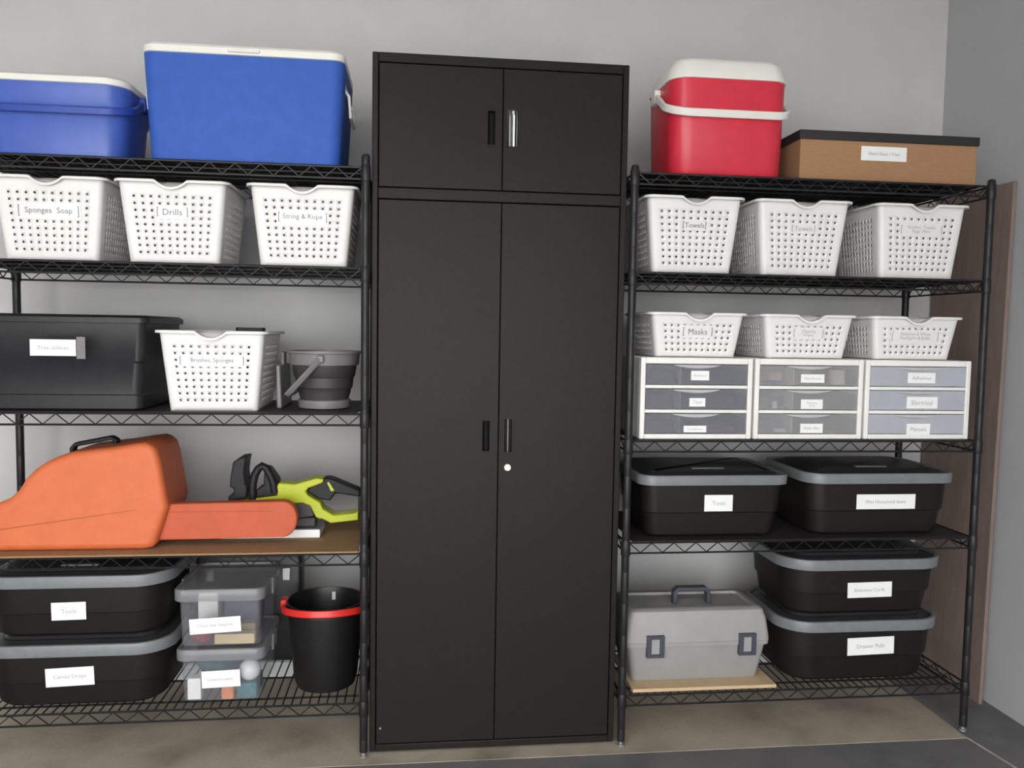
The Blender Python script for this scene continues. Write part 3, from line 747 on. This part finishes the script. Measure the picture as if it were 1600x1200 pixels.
sm.v += [(xa, 0.0218, sl(xa)), (xb, 0.0218, sl(xb)), (xb, 0.0218, sl(xb)+0.001), (xa, 0.0218, sl(xa)+0.0032), (xa, 0.0208, sl(xa)), (xb, 0.0212, sl(xb)), (xb, 0.0212, sl(xb)+0.001), (xa, 0.0208, sl(xa)+0.0032)]
sm.f += [(0, 1, 5, 4), (1, 2, 6, 5), (2, 3, 7, 6), (3, 0, 4, 7), (4, 5, 6, 7)]
sm.build('seam_strip', m_seam, us, smooth=False)
hp = [(-0.908, 0.14, 0.920), (-0.910, 0.14, 0.940), (-0.900, 0.14, 0.952), (-0.795, 0.14, 0.973), (-0.782, 0.14, 0.966), (-0.785, 0.14, 0.940)]
MB().sweep(hp, flat(0.034, 0.013), upv=(0, 0, 1)).build('carry_handle', m_black, us, bevel=0.004)
def stadium(x0, x1, z0, z1, n=12, lean=0.0):
    r = (z1-z0)/2*0.94; out = [(x0, z0), (x1-r*0.8, z0+lean)]
    for k in range(n+1):
        a = R(-90+180*k/n); out.append((x1-r*0.8+0.8*r*math.cos(a), (z0+z1)/2+lean+(z1-z0)/2*math.sin(a)))
    out.append((x0, z1)); return out
sh = MB().prism(stadium(-0.64, -0.226, z4+0.020, z4+0.131, lean=0.006), 0.055, 0.098).build('bar_sheath', m_orange2, c, bevel=0.008, seg=3)
MB().box(-0.62, -0.30, 0.0535, 0.056, z4+0.106, z4+0.109).build('sheath_rib', m_orange2, sh, bevel=0.001)

# lime cordless saw
Y0 = 0.20
c = thing('cordless_saw', (-0.24, Y0, z4), 'lime green and black cordless saw with a hand guard beside the orange sheath', 'power tool')
guard = [(-0.439,0.892),(-0.42,0.905),(-0.397,0.908),(-0.401,0.889),(-0.405,0.858),(-0.401,0.82),(-0.395,0.814),(-0.398,0.777),(-0.454,0.764),(-0.454,0.783),(-0.437,0.792),(-0.437,0.808),(-0.449,0.811),(-0.447,0.843)]
MB().prism(guard, Y0-0.045, Y0+0.045).build('hand_guard', m_black, c, bevel=0.004)
lo = [(-0.394,0.758),(-0.393,0.82),(-0.386,0.858),(-0.371,0.878),(-0.352,0.892),(-0.337,0.884),(-0.328,0.87),(-0.304,0.829),(-0.301,0.781),(-0.371,0.776),(-0.371,0.757)]
MB().tube([(-0.382, Y0-0.03, 0.760), (-0.381, Y0-0.03, 0.82), (-0.374, Y0-0.03, 0.850), (-0.363, Y0-0.03, 0.869), (-0.351, Y0-0.03, 0.878), (-0.340, Y0-0.03, 0.872), (-0.328, Y0-0.03, 0.850), (-0.318, Y0-0.03, 0.826), (-0.312, Y0-0.03, 0.79)], 0.0125, 10).build('front_handle', m_black, c)
MB().prism([(-0.345, 0.872), (-0.330, 0.868), (-0.304, 0.829), (-0.301, 0.781), (-0.371, 0.775), (-0.371, 0.800), (-0.348, 0.815)], Y0-0.03, Y0+0.035).build('handle_housing', m_black, c, bevel=0.004)
body = [(-0.443,0.764),(-0.371,0.773),(-0.304,0.782),(-0.306,0.81),(-0.30,0.823),(-0.249,0.818),(-0.182,0.838),(-0.158,0.835),(-0.161,0.822),(-0.207,0.805),(-0.216,0.794),(-0.207,0.781),(-0.17,0.759),(-0.161,0.737),(-0.127,0.716),(-0.062,0.722),(-0.048,0.729),(-0.048,0.699),(-0.136,0.690),(-0.164,0.705),(-0.182,0.708),(-0.194,0.731),(-0.201,0.747),(-0.225,0.757),(-0.274,0.755),(-0.365,0.754),(-0.443,0.754)]
MB().prism(body, Y0-0.035, Y0+0.035).build('body', m_lime, c, bevel=0.004)
rear = [(-0.213,0.794),(-0.201,0.81),(-0.164,0.825),(-0.155,0.838),(-0.133,0.835),(-0.043,0.796),(-0.043,0.774),(-0.121,0.787),(-0.139,0.762),(-0.176,0.769)]
MB().prism(rear, Y0-0.028, Y0+0.028).build('rear_grip', m_black, c, bevel=0.005)
MB().prism([(-0.05, 0.79), (-0.036, 0.785), (-0.034, 0.70), (-0.05, 0.70)], Y0-0.02, Y0+0.02).build('handle_bridge', m_black, c, bevel=0.004)
MB().prism([(-0.148,0.822),(-0.142,0.825),(-0.125,0.797),(-0.135,0.794)], Y0-0.032, Y0-0.026).build('trigger_lock', m_lime, c)
MB().prism([(-0.275,0.757),(-0.201,0.757),(-0.188,0.712),(-0.240,0.705),(-0.265,0.720)], Y0-0.03, Y0+0.03).build('motor_housing', m_dgrey, c, bevel=0.004)
MB().prism([(-0.25, 0.708), (-0.185, 0.708), (-0.185, z4+0.0285), (-0.25, z4+0.0285)], Y0-0.03, Y0+0.03).build('battery', m_dgrey, c, bevel=0.004)
MB().prism([(-0.62, 0.745), (-0.43, 0.745), (-0.43, 0.785), (-0.62, 0.78), (-0.635, 0.763)], Y0+0.075, Y0+0.081)
MB().box(-0.46, -0.40, Y0-0.03, Y0+0.03, 0.690, 0.757).build('bar_mount', m_dgrey, c, bevel=0.004)
bk = thing('manual_booklet', (-0.23, 0.20, z4), 'grey and white booklet lying under the lime saw', 'booklet')
MB().box(-0.475, -0.168, 0.145, 0.275, z4, z4+0.026).build('pages', m_paper, bk, bevel=0.001)
MB().box(-0.477, -0.166, 0.144, 0.277, z4+0.026, z4+0.028).build('cover', m_grey, bk)

# ================================================================== LEFT UNIT, BOTTOM: CLEAR BOXES
def clear_box(x0, x1, y0, y1, z, hb, hl, label, text, lab, tilt):
    w, d = x1-x0, y1-y0; cx, cy = (x0+x1)/2, (y0+y1)/2
    t = thing('clear_storage_box', (cx, cy, z), label, 'box', 'clear plastic boxes')
    q = lambda zz, f: rr(w-0.02-f, d-0.02-f, 0.022, zz, cx, cy, 5)
    MB().loft([q(z+hb-0.004, 0.0056), q(z+0.006, 0.014), q(z+0.0025, 0.022)][::-1]+[], True, False).build('tub', m_clear, t)
    L = lambda zz, f: rr(w-f, d-f, 0.026, zz, cx, cy, 5)
    MB().loft([L(z+hb-0.012, 0.002), L(z+hb-0.010, 0.0), L(z+hb+hl-0.006, 0.0), L(z+hb+hl-0.002, 0.006), L(z+hb+hl-0.002, 0.022), L(z+hb+hl-0.008, 0.026), L(z+hb+hl-0.008, 0.06)], False, True).build('lid', m_clearlid, t)
    for s_ in (-1, 1):
        lx = cx+s_*(w/2+0.003)
        MB().box(lx-0.004, lx+0.004, cy-0.03, cy+0.03, z+hb-0.03, z+hb+hl-0.004).build('latch', m_clearlid, t, bevel=0.002)
    a, b_, za, zb = lab
    card(t, a, b_, za, zb, lambda zz: y0+0.010, text, tilt=tilt, zmax=0.014, ink=m_faint)
    return t
z = zL[0]
clear_box(-0.578, -0.315, 0.0, 0.30, z, 0.146, 0.024, 'clear plastic box labelled Lawnmower, the lower of two', 'Lawnmower', (-0.502, -0.389, 0.227, 0.279), R(2))
z2 = z+0.171
clear_box(-0.582, -0.315, 0.0, 0.30, z2, 0.158, 0.026, 'clear plastic box labelled Chain Saw Supplies, the upper of two', 'Chain Saw Supplies', (-0.536, -0.386, 0.396, 0.443), R(3))
q = z+0.0035
lump('teal_rag', m_teal, (-0.475, 0.175, q), 0.070, 0.085, 0.062, 'crumpled teal rag inside the lower clear box', 'cloth', seed=3)
loose('white_carton', m_paper, -0.550, -0.510, 0.030, 0.065, q, q+0.065, 'small white carton in the lower clear box, left side', 'carton', 0.003)
lb = thing('light_bulb', (-0.355, 0.05, q), 'round frosted white bulb at the right of the lower clear box', 'bulb')
bz = q+0.0775; mb = MB(); rg = []
for k in range(1, 13):
    a = R(-90+150*k/12); rr_ = 0.0325*math.cos(a)+0.0005
    rg.append([(-0.370+rr_*math.cos(2*math.pi*j/20), 0.058+0.0325*math.sin(a), bz+rr_*math.sin(2*math.pi*j/20)) for j in range(20)])
mb.loft(rg).build('globe', m_bulb, lb)
MB().loft([[(-0.370+r_*math.cos(2*math.pi*j/14), y_, bz+r_*math.sin(2*math.pi*j/14)) for j in range(14)] for r_, y_ in ((0.0165, 0.0865), (0.013, 0.098), (0.013, 0.120), (0.006, 0.126))]).build('base', m_foot, lb)
loose('dark_carton', m_teal, -0.404, -0.345, 0.030, 0.135, q, q+0.0445, 'dark teal carton under the frosted bulb', 'carton', 0.004)
loose('orange_sponge', m_orng, -0.450, -0.412, 0.024, 0.052, q, q+0.050, 'small orange sponge under the Lawnmower label', 'sponge', 0.008)
q = z2+0.0035
lump('maroon_rag', m_maroon, (-0.512, 0.075, q), 0.040, 0.05, 0.034, 'crumpled maroon rag inside the upper clear box', 'cloth', seed=5)
loose('white_carton', m_paper, -0.552, -0.490, 0.165, 0.225, q, q+0.115, 'white carton standing at the back left of the upper clear box', 'carton', 0.003)
wd = loose('wood_shim', m_wood, -0.470, -0.350, 0.030, 0.060, q, q+0.030, 'pale wooden shim in the upper clear box beside the maroon rag', 'wood', 0.004)
loose('file_bundle', mat('olive_brown_card', (0.22, 0.17, 0.09), 0.8), -0.450, -0.355, 0.075, 0.115, q, q+0.046, 'olive brown file bundle behind the pale wooden shim', 'tool', 0.004)
loose('oil_bottle', m_green, -0.478, -0.452, 0.070, 0.10, q, q+0.060, 'small green bottle in the upper clear box', 'bottle', 0.010)
loose('spare_chain_pouch', mat('dusky_violet_cloth', (0.09, 0.09, 0.14), 0.8), -0.470, -0.36, 0.16, 0.24, q, q+0.120, 'dusky violet pouch at the back of the upper clear box', 'pouch', 0.010)
c = thing('hard_case', (-0.42, 0.36, z), 'dark hard case standing behind the clear boxes', 'case')
MB().loft([rr(0.335, 0.075, 0.012, z, -0.425, 0.362), rr(0.350, 0.085, 0.015, z+0.02, -0.425, 0.362), rr(0.350, 0.085, 0.015, z+0.35, -0.425, 0.362), rr(0.335, 0.07, 0.012, z+0.368, -0.425, 0.362)]).build('shell', m_tote2, c)
MB().tube([(-0.48, 0.362, z+0.362), (-0.475, 0.362, z+0.388), (-0.375, 0.362, z+0.388), (-0.37, 0.362, z+0.362)], 0.007, 8).build('handle', m_black, c)
for lx in (-0.55, -0.30):
    MB().box(lx-0.014, lx+0.014, 0.312, 0.321, z+0.28, z+0.325).build('latch', m_foot, c, bevel=0.003)

# black bucket with a red handle
z = zL[0]
c = thing('bucket', (-0.145, 0.13, z), 'black bucket with a red handle beside the clear boxes', 'bucket')
bx, by = -0.147, 0.132
MB().lathe([(0.080, z), (0.092, z+0.004), (0.100, z+0.03), (0.118, z+0.245), (0.124, z+0.247), (0.124, z+0.275), (0.118, z+0.275), (0.112, z+0.245), (0.095, z+0.03), (0.088, z+0.010)], (bx, by), 40).build('pail', m_bucket, c)
n = 28; pts = []
for k in range(n+1):
    a = R(172+196*k/n); pts.append((bx+0.1345*math.cos(a), by+0.1345*math.sin(a), z+0.250-0.020*math.sin(a)))
MB().sweep(pts, flat(0.008, 0.021)).build('bail_handle', m_redh, c, bevel=0.002)
for s_ in (-1, 1):
    MB().box(bx+s_*0.130-0.011, bx+s_*0.130+0.011, by-0.012, by+0.03, z+0.248, z+0.276).build('ear', m_redh if s_ < 0 else m_bucket, c, bevel=0.003)
MB().box(bx+0.008, bx+0.020, by+0.106, by+0.112, z+0.235, z+0.262).build('inner_clip', m_ivory, c, bevel=0.001)

# ================================================================== RIGHT UNIT, BOTTOM: TOOLBOX
z = zR[0]
tag(MB().box(0.832, 1.312, -0.010, 0.27, z, z+0.011).build('cardboard_sheet', m_tan2, bevel=0.001), 'pale tan cardboard sheet lying under the grey toolbox', 'board')
z += 0.0114
c = thing('toolbox', (1.06, 0.14, z), 'grey plastic toolbox with dark latches and a dark carry handle', 'toolbox')
cx = 1.058; cy = 0.145
T = lambda zz, w, d, r=0.018, dx=0: rr(w, d, r, zz, cx+dx, cy, 4)
lower = MB().loft([T(z, 0.425, 0.185), T(z+0.004, 0.430, 0.190), T(z+0.118, 0.468, 0.222), T(z+0.120, 0.486, 0.236), T(z+0.134, 0.488, 0.238)]).build('tub', m_toolbox, c)
lidt = MB().loft([T(z+0.1345, 0.488, 0.238), T(z+0.150, 0.486, 0.236), T(z+0.205, 0.470, 0.224), T(z+0.232, 0.452, 0.208), T(z+0.238, 0.436, 0.190), T(z+0.238, 0.40, 0.15), T(z+0.230, 0.395, 0.145)]).build('lid', m_toolbox, c)
MB().sweep([(1.004, 0.13, z+0.228), (1.006, 0.13, z+0.272), (1.014, 0.13, z+0.280), (1.112, 0.13, z+0.280), (1.120, 0.13, z+0.272), (1.122, 0.13, z+0.228)], flat(0.030, 0.014)).build('carry_handle', m_latch, lidt, bevel=0.003)
for lx in (0.912, 1.222):
    yl = cy-0.119
    lt = MB()
    for a in ((lx-0.029, lx-0.014, z+0.088, z+0.160), (lx+0.014, lx+0.029, z+0.088, z+0.160), (lx-0.014, lx+0.014, z+0.088, z+0.099), (lx-0.014, lx+0.014, z+0.149, z+0.160)):
        lt.box(a[0], a[1], yl-0.009, yl+0.006, a[2], a[3])
    l = lt.build('latch', m_latch, c, bevel=0.001)
    MB().box(lx-0.0135, lx+0.0135, yl-0.005, yl+0.004, z+0.0995, z+0.1485).build('latch_plate', m_toolbox, l)

# ================================================================== TALL THIN BROWN SLAB BY THE RIGHT WALL
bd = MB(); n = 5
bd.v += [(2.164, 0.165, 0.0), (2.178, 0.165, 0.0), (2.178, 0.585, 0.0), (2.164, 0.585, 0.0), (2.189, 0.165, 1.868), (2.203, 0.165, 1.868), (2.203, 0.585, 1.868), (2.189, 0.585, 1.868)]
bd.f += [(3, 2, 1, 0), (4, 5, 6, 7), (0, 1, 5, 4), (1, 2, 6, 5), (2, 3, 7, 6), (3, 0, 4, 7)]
tag(bd.build('brown_slab', m_brown, None, bevel=0.002), 'tall thin brown slab leaning on the side wall beside the right shelving', 'board')
